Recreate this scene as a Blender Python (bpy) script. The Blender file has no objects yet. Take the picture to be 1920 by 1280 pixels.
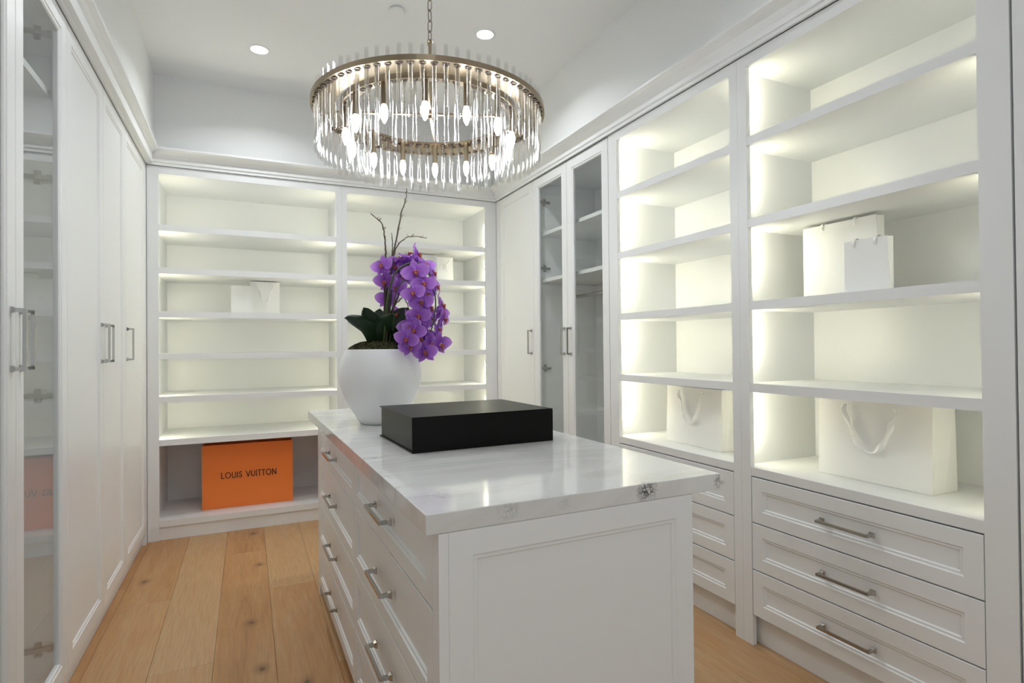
import bpy, bmesh, math, random
from mathutils import Vector, Matrix
S = bpy.context.scene
COL = S.collection
R_ = math.radians
PI = math.pi

# ---------------------------------------------------------------- camera, world, light, exposure
CAM_R = Matrix(((0.9057162532820006, 0.004501001645939485, -0.42386060152483906),
                (-0.42378105964088475, -0.012474400249502344, -0.9056787525541626),
                (-0.009363868349354374, 0.9999120612946915, -0.009390827808957704)))
cam_d = bpy.data.cameras.new('camera')
cam = bpy.data.objects.new('camera', cam_d)
COL.objects.link(cam)
cam.matrix_world = Matrix.Translation((0, 0, 1.30)) @ CAM_R.to_4x4()
cam_d.sensor_fit = 'HORIZONTAL'
cam_d.sensor_width = 36.0
cam_d.lens = 1060.056 / 1920 * 36.0
cam_d.clip_start = 0.02
S.camera = cam
S.view_settings.view_transform = 'Standard'
S.view_settings.look = 'None'
S.view_settings.gamma = 1.0
S.view_settings.use_curve_mapping = False
S.view_settings.exposure = 0.80
S.cycles.max_bounces = 20
S.cycles.diffuse_bounces = 7
S.cycles.glossy_bounces = 6
S.cycles.transmission_bounces = 18
S.cycles.transparent_max_bounces = 96
S.cycles.caustics_refractive = False
S.cycles.caustics_reflective = False
S.cycles.sample_clamp_indirect = 6.0
W = bpy.data.worlds.new('world')
S.world = W
W.use_nodes = True
W.node_tree.nodes['Background'].inputs[0].default_value = (0.9, 0.95, 1, 1)
W.node_tree.nodes['Background'].inputs[1].default_value = 0.3

CEIL = 3.22
LEDC, LEDS = (1.0, 0.955, 0.71), 40.0
DOWN = 4.2       # watts per recessed downlight
BULB = 52.0       # radiance of the candle bulbs
def lamp_area(x, y, z, size, watts, color=(0.92, 0.965, 1.0), spread=138, shape='DISK', rot=(0, 0, 0), sy=None):
    d = bpy.data.lights.new('area_lamp', 'AREA')
    d.shape = shape
    d.size = size
    if sy: d.size_y = sy
    d.energy = watts
    d.color = color
    d.spread = R_(spread)
    o = bpy.data.objects.new('area_lamp', d)
    o.location = (x, y, z)
    o.rotation_euler = rot
    COL.objects.link(o)
    return o
CANS = [(0.077, 3.945), (1.33, 3.19)]
for x, y, k in ((0.077, 3.945, 1), (1.33, 3.19, 1), (0.08, 2.2, 0.7), (1.33, 1.3, 0.35), (0.08, 0.5, 0.3), (1.33, -0.5, 0.2)):
    lamp_area(x, y, CEIL - 0.012, 0.10, DOWN * k)
# broad fill lamp added behind the camera, with no real source there
lamp_area(0.7, -1.38, 1.35, 1.6, 7.5, (0.86, 0.95, 1.0), 180, 'RECTANGLE', (R_(90), 0, R_(0)), 2.3)

# ---------------------------------------------------------------- materials
def new_mat(name):
    m = bpy.data.materials.new(name)
    m.use_nodes = True
    nt = m.node_tree
    return m, nt, nt.nodes['Principled BSDF']
def N(nt, t, **kw):
    n = nt.nodes.new(t)
    for k, v in kw.items():
        if k in n.inputs.keys(): n.inputs[k].default_value = v
        else: setattr(n, k, v)
    return n
def plain(name, col, rough=0.5, metal=0.0, bump=0.0, bscale=200, spec=None, coat=0):
    m, nt, b = new_mat(name)
    b.inputs['Base Color'].default_value = (*col, 1)
    b.inputs['Roughness'].default_value = rough
    b.inputs['Metallic'].default_value = metal
    if spec is not None: b.inputs['Specular IOR Level'].default_value = spec
    if coat: b.inputs['Coat Weight'].default_value = coat; b.inputs['Coat Roughness'].default_value = 0.08
    tc = N(nt, 'ShaderNodeTexCoord')
    no = N(nt, 'ShaderNodeTexNoise', Scale=bscale, Detail=3.0)
    nt.links.new(tc.outputs['Object'], no.inputs['Vector'])
    # faint procedural variation in gloss
    mr = N(nt, 'ShaderNodeMapRange')
    mr.inputs['To Min'].default_value = max(rough - 0.03, 0.01)
    mr.inputs['To Max'].default_value = rough + 0.03
    nt.links.new(no.outputs['Fac'], mr.inputs['Value'])
    nt.links.new(mr.outputs['Result'], b.inputs['Roughness'])
    if bump:
        bp = N(nt, 'ShaderNodeBump', Strength=bump, Distance=0.002)
        nt.links.new(no.outputs['Fac'], bp.inputs['Height'])
        nt.links.new(bp.outputs['Normal'], b.inputs['Normal'])
    return m
def emis(name, col, s):
    m, nt, b = new_mat(name)
    b.inputs['Base Color'].default_value = (*col, 1)
    b.inputs['Emission Color'].default_value = (*col, 1)
    b.inputs['Emission Strength'].default_value = s
    return m
M = {}
M['paint'] = plain('cabinet_paint', (0.795, 0.805, 0.81), 0.36, bump=0.03, bscale=60)
M['wall'] = plain('wall_paint', (0.79, 0.80, 0.80), 0.85, bump=0.06, bscale=150)
M['ceiling'] = plain('ceiling_paint', (0.80, 0.81, 0.815), 0.9, bump=0.05, bscale=120)
M['dark'] = plain('dark_gap', (0.05, 0.05, 0.05), 0.8)
M['chrome'] = plain('polished_nickel', (0.47, 0.46, 0.44), 0.14, 1.0)
M['hinge'] = plain('hinge_steel', (0.42, 0.42, 0.40), 0.3, 1.0)
M['brass'] = plain('aged_brass', (0.36, 0.29, 0.20), 0.32, 1.0)
M['link'] = plain('dull_bronze', (0.23, 0.20, 0.165), 0.35, 1.0)
M['hole_shade'] = plain('shaded_hole', (0.10, 0.075, 0.06), 0.45, 0.8)  # near-black colour for the shaded rod holes
M['led'] = emis('led_light', LEDC, LEDS)
M['can'] = emis('downlight_glow', (1, 1, 0.98), 12)
M['bulb'] = emis('bulb_glow', (0.94, 0.968, 1.0), BULB)
M['ceramic'] = plain('white_ceramic', (0.90, 0.905, 0.92), 0.42, bump=0.02)
M['blackbox'] = plain('black_card', (0.004, 0.004, 0.0035), 0.36, bump=0.02, bscale=400, spec=0.13)
M['bag'] = plain('white_bag_paper', (0.86, 0.86, 0.84), 0.6, bump=0.03, bscale=30)
M['ribbon'] = plain('white_satin_ribbon', (0.93, 0.93, 0.92), 0.22)
M['orange'] = plain('orange_bag_paper', (0.86, 0.215, 0.036), 0.55, bump=0.02, bscale=60)
M['ink'] = plain('black_ink', (0.012, 0.009, 0.008), 0.5)
M['leaf'] = plain('orchid_leaf', (0.012, 0.028, 0.010), 0.30, bump=0.15, bscale=40)
M['stem'] = plain('orchid_stem', (0.050, 0.085, 0.022), 0.5, bump=0.2, bscale=80)
M['twig'] = plain('dry_twig', (0.055, 0.040, 0.028), 0.75, bump=0.3, bscale=120)
M['bud'] = plain('grey_bud', (0.28, 0.27, 0.23), 0.8)
M['lip'] = plain('orchid_lip', (0.36, 0.085, 0.04), 0.5, bump=0.2, bscale=60)

def moss_mat():
    m, nt, b = new_mat('moss')
    no = N(nt, 'ShaderNodeTexNoise', Scale=90.0, Detail=4.0)
    tc = N(nt, 'ShaderNodeTexCoord'); nt.links.new(tc.outputs['Object'], no.inputs['Vector'])
    cr = N(nt, 'ShaderNodeValToRGB')
    cr.color_ramp.elements[0].position = 0.35; cr.color_ramp.elements[0].color = (0.010, 0.014, 0.004, 1)
    cr.color_ramp.elements[1].position = 0.7; cr.color_ramp.elements[1].color = (0.085, 0.080, 0.022, 1)
    nt.links.new(no.outputs['Fac'], cr.inputs['Fac']); nt.links.new(cr.outputs['Color'], b.inputs['Base Color'])
    b.inputs['Roughness'].default_value = 0.95
    return m
M['moss'] = moss_mat()

def petal_mat():
    m, nt, b = new_mat('orchid_petal')
    tc = N(nt, 'ShaderNodeTexCoord')
    ln = N(nt, 'ShaderNodeVectorMath', operation='LENGTH'); nt.links.new(tc.outputs['Object'], ln.inputs[0])
    no = N(nt, 'ShaderNodeTexNoise', Scale=60.0, Detail=3.0); nt.links.new(tc.outputs['Object'], no.inputs['Vector'])
    ad = N(nt, 'ShaderNodeMath', operation='MULTIPLY_ADD'); ad.inputs[1].default_value = 0.012
    nt.links.new(no.outputs['Fac'], ad.inputs[0]); nt.links.new(ln.outputs['Value'], ad.inputs[2])
    cr = N(nt, 'ShaderNodeValToRGB')
    e = cr.color_ramp.elements
    e[0].position = 0.0; e[0].color = (0.36, 0.12, 0.36, 1)
    e[1].position = 0.075; e[1].color = (0.70, 0.46, 0.86, 1)
    q = e.new(0.018); q.color = (0.26, 0.06, 0.46, 1)
    q = e.new(0.050); q.color = (0.46, 0.19, 0.70, 1)
    nt.links.new(ad.outputs['Value'], cr.inputs['Fac']); nt.links.new(cr.outputs['Color'], b.inputs['Base Color'])
    b.inputs['Roughness'].default_value = 0.55
    b.inputs['Subsurface Weight'].default_value = 0.0
    # translucency
    tr = N(nt, 'ShaderNodeBsdfTranslucent'); nt.links.new(cr.outputs['Color'], tr.inputs['Color'])
    mx = N(nt, 'ShaderNodeMixShader'); mx.inputs[0].default_value = 0.3
    nt.links.new(b.outputs[0], mx.inputs[1]); nt.links.new(tr.outputs[0], mx.inputs[2])
    nt.links.new(mx.outputs[0], nt.nodes['Material Output'].inputs['Surface'])
    return m
M['petal'] = petal_mat()

def pane_mat(name, f0=0.07, tint=(0.93, 0.95, 0.94), gl=1.0, rough=0.0, edge=None, power=5.0):
    m, nt, b = new_mat(name)
    nt.nodes.remove(b)
    # Schlick reflectance from the facing angle, the same for both sides of the thin glass
    lw = N(nt, 'ShaderNodeLayerWeight'); pw = N(nt, 'ShaderNodeMath', operation='POWER'); pw.inputs[1].default_value = power
    nt.links.new(lw.outputs['Facing'], pw.inputs[0])
    fr = N(nt, 'ShaderNodeMath', operation='MULTIPLY_ADD'); fr.inputs[1].default_value = 0.92; fr.inputs[2].default_value = f0
    nt.links.new(pw.outputs[0], fr.inputs[0])
    tr = N(nt, 'ShaderNodeBsdfTransparent'); tr.inputs['Color'].default_value = (*tint, 1)
    g = N(nt, 'ShaderNodeBsdfGlossy'); g.inputs['Roughness'].default_value = rough; g.inputs['Color'].default_value = (gl, gl, gl, 1)
    mx = N(nt, 'ShaderNodeMixShader')
    if edge:
        # longer path through the tube wall towards its silhouette
        ec = N(nt, 'ShaderNodeMix', data_type='RGBA'); ec.inputs[6].default_value = (*tint, 1); ec.inputs[7].default_value = (*edge, 1)
        p2 = N(nt, 'ShaderNodeMath', operation='POWER'); p2.inputs[1].default_value = 3.0
        nt.links.new(lw.outputs['Facing'], p2.inputs[0]); nt.links.new(p2.outputs[0], ec.inputs[0]); nt.links.new(ec.outputs[2], tr.inputs['Color'])
    nt.links.new(fr.outputs[0], mx.inputs[0]); nt.links.new(tr.outputs[0], mx.inputs[1]); nt.links.new(g.outputs[0], mx.inputs[2])
    nt.links.new(mx.outputs[0], nt.nodes['Material Output'].inputs['Surface'])
    return m
M['pane'] = pane_mat('door_glass')
def glass_mat():
    m, nt, b = new_mat('clear_rod_glass')
    b.inputs['Base Color'].default_value = (0.97, 0.98, 0.98, 1)
    b.inputs['Transmission Weight'].default_value = 1.0
    b.inputs['Roughness'].default_value = 0.0
    b.inputs['IOR'].default_value = 1.46
    return m
M['rod'] = pane_mat('clear_rod_glass', 0.10, (0.985, 0.99, 0.99), edge=(0.76, 0.77, 0.77), power=3.0)

def wood_mat():
    m, nt, b = new_mat('oak_planks')
    tc = N(nt, 'ShaderNodeTexCoord'); oi = N(nt, 'ShaderNodeObjectInfo')
    mul = N(nt, 'ShaderNodeMath', operation='MULTIPLY'); mul.inputs[1].default_value = 53.0
    nt.links.new(oi.outputs['Random'], mul.inputs[0])
    off = N(nt, 'ShaderNodeCombineXYZ'); nt.links.new(mul.outputs[0], off.inputs[0]); nt.links.new(mul.outputs[0], off.inputs[1])
    ad = N(nt, 'ShaderNodeVectorMath', operation='ADD'); nt.links.new(tc.outputs['Object'], ad.inputs[0]); nt.links.new(off.outputs[0], ad.inputs[1])
    mp = N(nt, 'ShaderNodeMapping'); mp.inputs['Scale'].default_value = (9.0, 0.9, 1.0); nt.links.new(ad.outputs[0], mp.inputs['Vector'])
    n1 = N(nt, 'ShaderNodeTexNoise', Scale=1.6, Detail=5.0, Distortion=1.4); nt.links.new(mp.outputs[0], n1.inputs['Vector'])
    mp2 = N(nt, 'ShaderNodeMapping'); mp2.inputs['Scale'].default_value = (70.0, 3.0, 1.0); nt.links.new(ad.outputs[0], mp2.inputs['Vector'])
    n2 = N(nt, 'ShaderNodeTexNoise', Scale=2.2, Detail=4.0, Distortion=0.6); nt.links.new(mp2.outputs[0], n2.inputs['Vector'])
    base = N(nt, 'ShaderNodeValToRGB')
    e = base.color_ramp.elements
    e[0].position = 0.0; e[0].color = (0.345, 0.172, 0.076, 1)
    e[1].position = 1.0; e[1].color = (0.495, 0.330, 0.182, 1)
    q = e.new(0.35); q.color = (0.46, 0.253, 0.113, 1)
    q = e.new(0.6); q.color = (0.485, 0.30, 0.155, 1)
    mr = N(nt, 'ShaderNodeMath', operation='MULTIPLY_ADD'); mr.inputs[1].default_value = 0.55
    sb = N(nt, 'ShaderNodeMath', operation='MULTIPLY_ADD'); sb.inputs[1].default_value = 0.9; sb.inputs[2].default_value = -0.20
    nt.links.new(n1.outputs['Fac'], sb.inputs[0])
    nt.links.new(oi.outputs['Random'], mr.inputs[0]); nt.links.new(sb.outputs[0], mr.inputs[2])
    nt.links.new(mr.outputs[0], base.inputs['Fac'])
    g = N(nt, 'ShaderNodeValToRGB'); g.color_ramp.elements[0].position = 0.30; g.color_ramp.elements[0].color = (0.86, 0.84, 0.82, 1)
    g.color_ramp.elements[1].position = 0.62; g.color_ramp.elements[1].color = (1.03, 1.03, 1.03, 1)
    nt.links.new(n2.outputs['Fac'], g.inputs['Fac'])
    mx = N(nt, 'ShaderNodeMix', data_type='RGBA', blend_type='MULTIPLY'); mx.inputs[0].default_value = 1.0
    nt.links.new(base.outputs['Color'], mx.inputs[6]); nt.links.new(g.outputs['Color'], mx.inputs[7])
    # knots
    mp3 = N(nt, 'ShaderNodeMapping'); mp3.inputs['Scale'].default_value = (5.2, 3.6, 1.0); nt.links.new(ad.outputs[0], mp3.inputs['Vector'])
    n3 = N(nt, 'ShaderNodeTexNoise', Scale=3.0, Detail=2.0); nt.links.new(ad.outputs[0], n3.inputs['Vector'])
    a3 = N(nt, 'ShaderNodeMix', data_type='RGBA'); a3.inputs[0].default_value = 0.30
    nt.links.new(mp3.outputs[0], a3.inputs[6]); nt.links.new(n3.outputs['Color'], a3.inputs[7])
    vo = N(nt, 'ShaderNodeTexVoronoi', Scale=1.0, voronoi_dimensions='2D'); nt.links.new(a3.outputs[2], vo.inputs['Vector'])
    kr = N(nt, 'ShaderNodeValToRGB'); k = kr.color_ramp.elements
    k[0].position = 0.02; k[0].color = (0.9, 0.9, 0.9, 1); k[1].position = 0.16; k[1].color = (0, 0, 0, 1)
    q = k.new(0.06); q.color = (0.38, 0.38, 0.38, 1)
    nt.links.new(vo.outputs['Distance'], kr.inputs['Fac'])
    sp = N(nt, 'ShaderNodeSeparateColor'); nt.links.new(vo.outputs['Color'], sp.inputs[0])
    gt = N(nt, 'ShaderNodeMath', operation='GREATER_THAN'); gt.inputs[1].default_value = 0.70; nt.links.new(sp.outputs[0], gt.inputs[0])
    km = N(nt, 'ShaderNodeMath', operation='MULTIPLY'); nt.links.new(kr.outputs['Color'], km.inputs[0]); nt.links.new(gt.outputs[0], km.inputs[1])
    mk = N(nt, 'ShaderNodeMix', data_type='RGBA'); mk.inputs[7].default_value = (0.13, 0.070, 0.032, 1)
    nt.links.new(km.outputs[0], mk.inputs[0]); nt.links.new(mx.outputs[2], mk.inputs[6])
    nt.links.new(mk.outputs[2], b.inputs['Base Color'])
    b.inputs['Roughness'].default_value = 0.5
    b.inputs['Specular IOR Level'].default_value = 0.35
    bp = N(nt, 'ShaderNodeBump', Strength=0.12, Distance=0.002); nt.links.new(n2.outputs['Fac'], bp.inputs['Height'])
    nt.links.new(bp.outputs['Normal'], b.inputs['Normal'])
    return m
M['wood'] = wood_mat()

def marble_mat():
    m, nt, b = new_mat('veined_marble')
    tc = N(nt, 'ShaderNodeTexCoord')
    O = tc.outputs['Object']
    def veins(rot, scale, dist, lo, hi, seed):
        mp = N(nt, 'ShaderNodeMapping'); mp.inputs['Rotation'].default_value = (0, 0, rot); mp.inputs['Location'].default_value = (seed, seed * 1.7, 0)
        mp.inputs['Scale'].default_value = (1.0, 3.2, 1.6)
        nt.links.new(O, mp.inputs['Vector'])
        n = N(nt, 'ShaderNodeTexNoise', Scale=scale, Detail=9.0, Roughness=0.62, Distortion=dist); nt.links.new(mp.outputs[0], n.inputs['Vector'])
        s = N(nt, 'ShaderNodeMath', operation='SUBTRACT'); s.inputs[1].default_value = 0.5; nt.links.new(n.outputs['Fac'], s.inputs[0])
        a = N(nt, 'ShaderNodeMath', operation='ABSOLUTE'); nt.links.new(s.outputs[0], a.inputs[0])
        r = N(nt, 'ShaderNodeMapRange'); r.inputs['From Min'].default_value = lo; r.inputs['From Max'].default_value = hi
        r.inputs['To Min'].default_value = 1.0; r.inputs['To Max'].default_value = 0.0
        nt.links.new(a.outputs[0], r.inputs['Value'])
        return r.outputs['Result']
    v1 = veins(0.5, 1.25, 1.0, 0.0, 0.016, 3.1)
    v2 = veins(0.2, 0.8, 1.6, 0.0, 0.085, 7.7)
    mask = N(nt, 'ShaderNodeTexNoise', Scale=2.4, Detail=2.0); nt.links.new(O, mask.inputs['Vector'])
    mr = N(nt, 'ShaderNodeMapRange'); mr.inputs['From Min'].default_value = 0.47; mr.inputs['From Max'].default_value = 0.66
    nt.links.new(mask.outputs['Fac'], mr.inputs['Value'])
    mm = N(nt, 'ShaderNodeMath', operation='MULTIPLY'); nt.links.new(v1, mm.inputs[0]); nt.links.new(mr.outputs['Result'], mm.inputs[1])
    c0 = N(nt, 'ShaderNodeMix', data_type='RGBA'); c0.inputs[6].default_value = (0.75, 0.75, 0.74, 1); c0.inputs[7].default_value = (0.55, 0.545, 0.53, 1)
    h = N(nt, 'ShaderNodeMath', operation='MULTIPLY'); h.inputs[1].default_value = 0.42; nt.links.new(v2, h.inputs[0]); nt.links.new(h.outputs[0], c0.inputs[0])
    c1 = N(nt, 'ShaderNodeMix', data_type='RGBA'); c1.inputs[7].default_value = (0.28, 0.27, 0.26, 1)
    h2 = N(nt, 'ShaderNodeMath', operation='MULTIPLY'); h2.inputs[1].default_value = 0.75; nt.links.new(mm.outputs[0], h2.inputs[0])
    nt.links.new(h2.outputs[0], c1.inputs[0]); nt.links.new(c0.outputs[2], c1.inputs[6])
    last = c1.outputs[2]
    # dark branching mineral stains at fixed spots of the slab (object space)
    nn = N(nt, 'ShaderNodeTexNoise', Scale=26.0, Detail=4.0); nt.links.new(O, nn.inputs['Vector'])
    def ridge(scale, dist, wd):
        n = N(nt, 'ShaderNodeTexNoise', Scale=scale, Detail=5.0, Roughness=0.6, Distortion=dist); nt.links.new(O, n.inputs['Vector'])
        s1 = N(nt, 'ShaderNodeMath', operation='SUBTRACT'); s1.inputs[1].default_value = 0.5; nt.links.new(n.outputs['Fac'], s1.inputs[0])
        a1 = N(nt, 'ShaderNodeMath', operation='ABSOLUTE'); nt.links.new(s1.outputs[0], a1.inputs[0])
        r1 = N(nt, 'ShaderNodeMapRange'); r1.inputs['From Min'].default_value = wd * 0.3; r1.inputs['From Max'].default_value = wd
        r1.inputs['To Min'].default_value = 1; r1.inputs['To Max'].default_value = 0
        nt.links.new(a1.outputs[0], r1.inputs['Value']); return r1
    ra, rb = ridge(34.0, 1.2, 0.045), ridge(62.0, 0.8, 0.035)
    er = N(nt, 'ShaderNodeMath', operation='MAXIMUM'); nt.links.new(ra.outputs['Result'], er.inputs[0]); nt.links.new(rb.outputs['Result'], er.inputs[1])
    tot = None
    for (x, y, z, r, k) in ((0.552, -2.034, 0.93, 0.034, 1.0), (0.80, -2.034, 0.928, 0.018, 0.8), (0.165, -2.034, 0.93, 0.022, 0.35), (0.31, -2.034, 0.935, 0.014, 0.3)):
        sb = N(nt, 'ShaderNodeVectorMath', operation='DISTANCE'); sb.inputs[1].default_value = (x, y, z); nt.links.new(O, sb.inputs[0])
        w = N(nt, 'ShaderNodeMath', operation='MULTIPLY_ADD'); w.inputs[1].default_value = 0.045; nt.links.new(nn.outputs['Fac'], w.inputs[0]); nt.links.new(sb.outputs['Value'], w.inputs[2])
        f = N(nt, 'ShaderNodeMapRange'); f.inputs['From Min'].default_value = r * 0.5 + 0.015; f.inputs['From Max'].default_value = r + 0.028
        f.inputs['To Min'].default_value = k; f.inputs['To Max'].default_value = 0
        nt.links.new(w.outputs[0], f.inputs['Value'])
        if tot is None: tot = f.outputs['Result']
        else:
            s = N(nt, 'ShaderNodeMath', operation='MAXIMUM'); nt.links.new(tot, s.inputs[0]); nt.links.new(f.outputs['Result'], s.inputs[1]); tot = s.outputs[0]
    sm = N(nt, 'ShaderNodeMath', operation='MULTIPLY'); nt.links.new(tot, sm.inputs[0]); nt.links.new(er.outputs[0], sm.inputs[1])
    c2 = N(nt, 'ShaderNodeMix', data_type='RGBA'); c2.inputs[7].default_value = (0.03, 0.03, 0.028, 1)
    nt.links.new(sm.outputs[0], c2.inputs[0]); nt.links.new(last, c2.inputs[6])
    nt.links.new(c2.outputs[2], b.inputs['Base Color'])
    b.inputs['Roughness'].default_value = 0.09
    return m
M['marble'] = marble_mat()

# ---------------------------------------------------------------- helpers
def BM(): return bmesh.new()
def box(bm, x0, x1, y0, y1, z0, z1):
    v = [bm.verts.new((x, y, z)) for z in (z0, z1) for y in (y0, y1) for x in (x0, x1)]
    for f in ((0, 2, 3, 1), (4, 5, 7, 6), (0, 1, 5, 4), (2, 6, 7, 3), (0, 4, 6, 2), (1, 3, 7, 5)):
        bm.faces.new([v[i] for i in f])
def tube(bm, pts, rads, n=8, cap=True):
    """a tube swept along pts"""
    pts = [Vector(p) for p in pts]
    if not hasattr(rads, '__len__'): rads = [rads] * len(pts)
    rings = []
    prev = None
    for i, p in enumerate(pts):
        a = pts[max(i - 1, 0)]; b = pts[min(i + 1, len(pts) - 1)]
        t = (b - a).normalized()
        u = t.orthogonal().normalized() if prev is None else (prev - t * prev.dot(t)).normalized()
        prev = u
        w = t.cross(u)
        rings.append([bm.verts.new(p + (u * math.cos(2 * PI * k / n) + w * math.sin(2 * PI * k / n)) * rads[i]) for k in range(n)])
    for a, b in zip(rings, rings[1:]):
        for k in range(n):
            bm.faces.new((a[k], a[(k + 1) % n], b[(k + 1) % n], b[k]))
    if cap:
        bm.faces.new(rings[0][::-1]); bm.faces.new(rings[-1])
def lathe(bm, prof, n=48, c=(0, 0, 0), closed=False):
    rings = []
    for r, z in prof:
        if r < 1e-6: rings.append([bm.verts.new((c[0], c[1], c[2] + z))])
        else: rings.append([bm.verts.new((c[0] + r * math.cos(2 * PI * k / n), c[1] + r * math.sin(2 * PI * k / n), c[2] + z)) for k in range(n)])
    pairs = list(zip(rings, rings[1:])) + ([(rings[-1], rings[0])] if closed else [])
    for a, b in pairs:
        for k in range(n):
            k2 = (k + 1) % n
            if len(a) == 1 and len(b) == 1: continue
            if len(a) == 1: bm.faces.new((a[0], b[k2], b[k]))
            elif len(b) == 1: bm.faces.new((a[k], a[k2], b[0]))
            else: bm.faces.new((a[k], a[k2], b[k2], b[k]))
def spline(P, n=6):
    P = [Vector(p) for p in P]
    Q = [P[0] * 2 - P[1]] + P + [P[-1] * 2 - P[-2]]
    out = []
    for i in range(1, len(Q) - 2):
        a, b, c, d = Q[i - 1:i + 3]
        for k in range(n):
            t = k / n
            out.append(0.5 * ((2 * b) + (c - a) * t + (2 * a - 5 * b + 4 * c - d) * t * t + (3 * b - a - 3 * c + d) * t ** 3))
    out.append(P[-1])
    return out
def inv_of(t):
    return (Matrix.Translation(t.location) @ t.rotation_euler.to_matrix().to_4x4()).inverted()
def obj(name, bm, m, parent=None, smooth=False, bevel=0.0, local=False, fixn=True, mesh=None, mat4=None):
    if mesh is None:
        if fixn: bmesh.ops.recalc_face_normals(bm, faces=bm.faces)
        mesh = bpy.data.meshes.new(name)
        bm.to_mesh(mesh); bm.free()
        if smooth:
            for p in mesh.polygons: p.use_smooth = True
        mesh.materials.append(M[m])
    o = bpy.data.objects.new(name, mesh)
    COL.objects.link(o)
    if mat4 is not None: o.matrix_basis = mat4
    if parent is not None:
        o.parent = parent
        if parent.type == 'EMPTY' and not local and not parent.get('_local'):
            o.matrix_parent_inverse = inv_of(parent)
    if bevel:
        b = o.modifiers.new('bevel', 'BEVEL'); b.width = bevel; b.segments = 2; b.limit_method = 'ANGLE'; b.angle_limit = R_(40)
    return o
def tag(o, label, cat, group=None, kind=None):
    if label: o['label'] = label
    if cat: o['category'] = cat
    if group: o['group'] = group
    if kind: o['kind'] = kind
    return o
def thing(name, label, cat, loc=(0, 0, 0), rotz=0.0, group=None, local=False):
    o = bpy.data.objects.new(name, None)
    COL.objects.link(o)
    o.location = loc; o.rotation_euler = (0, 0, rotz)
    o.empty_display_size = 0.1
    if local: o['_local'] = True
    return tag(o, label, cat, group)
def struct(name, bm, m, **kw):
    o = obj(name, bm, m, **kw); o['kind'] = 'structure'; return o

# shaker front: u across, v up, n outwards
def face_panel(O, U, Nv, w, h, t=0.02, rail=0.062, glass=False, top=None):
    O = Vector(O); U = Vector(U); Nv = Vector(Nv); V = Vector((0, 0, 1))
    bm = BM()
    prof = [(0.0, -t), (0.0, -0.0015), (0.0015, 0.0), (rail, 0.0), (rail + 0.004, -0.004), (rail + 0.011, -0.004), (rail + 0.015, -0.009)]
    if glass: prof += [(rail + 0.015, -t)]
    rings = []
    for i, d in prof:
        rings.append([bm.verts.new(O + U * a + V * b + Nv * d) for a, b in ((i, i), (w - i, i), (w - i, h - i), (i, h - i))])
    for a, b in zip(rings, rings[1:]):
        for k in range(4): bm.faces.new((a[k], a[(k + 1) % 4], b[(k + 1) % 4], b[k]))
    if glass:
        a, b = rings[-1], rings[0]
        for k in range(4): bm.faces.new((a[k], a[(k + 1) % 4], b[(k + 1) % 4], b[k]))
    else:
        bm.faces.new(rings[-1]); bm.faces.new(rings[0][::-1])
    return bm
def pane_bm(O, U, Nv, w, h, t=0.02, rail=0.062):
    O = Vector(O); U = Vector(U); Nv = Vector(Nv); V = Vector((0, 0, 1))
    bm = BM(); i = rail + 0.010
    vs = [bm.verts.new(O + U * a + V * b + Nv * (-t + 0.006)) for a, b in ((i, i), (w - i, i), (w - i, h - i), (i, h - i))]
    bm.faces.new(vs)
    return bm
# bar pull: local x along the bar, z outwards, y across
_pulls = {}
def pull_mesh(L):
    if L in _pulls: return _pulls[L]
    bm = BM()
    s = 0.0048; out = 0.036
    box(bm, -L / 2 - s, L / 2 + s, -s, s, out - 0.009, out)
    for sx in (-1, 1):
        cx = sx * L / 2
        prof = ((0.0095, 0.0), (0.0095, 0.0035), (0.0055, 0.011), (0.005, 0.028))
        rings = [[bm.verts.new((cx + a * r, b * r, z)) for a, b in ((-1, -1), (1, -1), (1, 1), (-1, 1))] for r, z in prof]
        for a, b in zip(rings, rings[1:]):
            for k in range(4): bm.faces.new((a[k], a[(k + 1) % 4], b[(k + 1) % 4], b[k]))
        bm.faces.new(rings[0][::-1]); bm.faces.new(rings[-1])
    bmesh.ops.recalc_face_normals(bm, faces=bm.faces)
    me = bpy.data.meshes.new('handle'); bm.to_mesh(me); bm.free(); me.materials.append(M['chrome'])
    _pulls[L] = me
    return me
def pull(parent, p, along, out, L=0.19):
    a = Vector(along).normalized(); n = Vector(out).normalized(); c = n.cross(a)
    m4 = Matrix((a, c, n)).transposed().to_4x4(); m4.translation = Vector(p)
    o = obj('handle', None, None, parent, mesh=pull_mesh(L), mat4=m4)
    o['label'] = 'polished nickel bar handle'
    return o
def hinge(parent, p, along, out):
    """cup hinge: local x arm direction, z out of the side panel"""
    bm = BM()
    box(bm, -0.050, 0.030, -0.008, 0.008, 0.0, 0.012)
    box(bm, -0.014, 0.006, -0.026, -0.008, 0.0, 0.006)
    box(bm, -0.014, 0.006, 0.008, 0.026, 0.0, 0.006)
    box(bm, 0.026, 0.040, -0.011, 0.011, 0.002, 0.016)
    for x, y in ((-0.004, -0.018), (-0.004, 0.018), (-0.036, 0.0), (-0.012, 0.0)):
        tube(bm, [(x, y, 0.0), (x, y, 0.014)], 0.004, 8)
    a = Vector(along).normalized(); n = Vector(out).normalized(); c = n.cross(a)
    m4 = Matrix((a, c, n)).transposed().to_4x4(); m4.translation = Vector(p)
    bm.transform(m4)
    return obj('hinge', bm, 'hinge', parent)

XL, XR, YB = -0.62, 1.975, 4.53      # cabinet faces: left, right, back
TOP = 2.562

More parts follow.
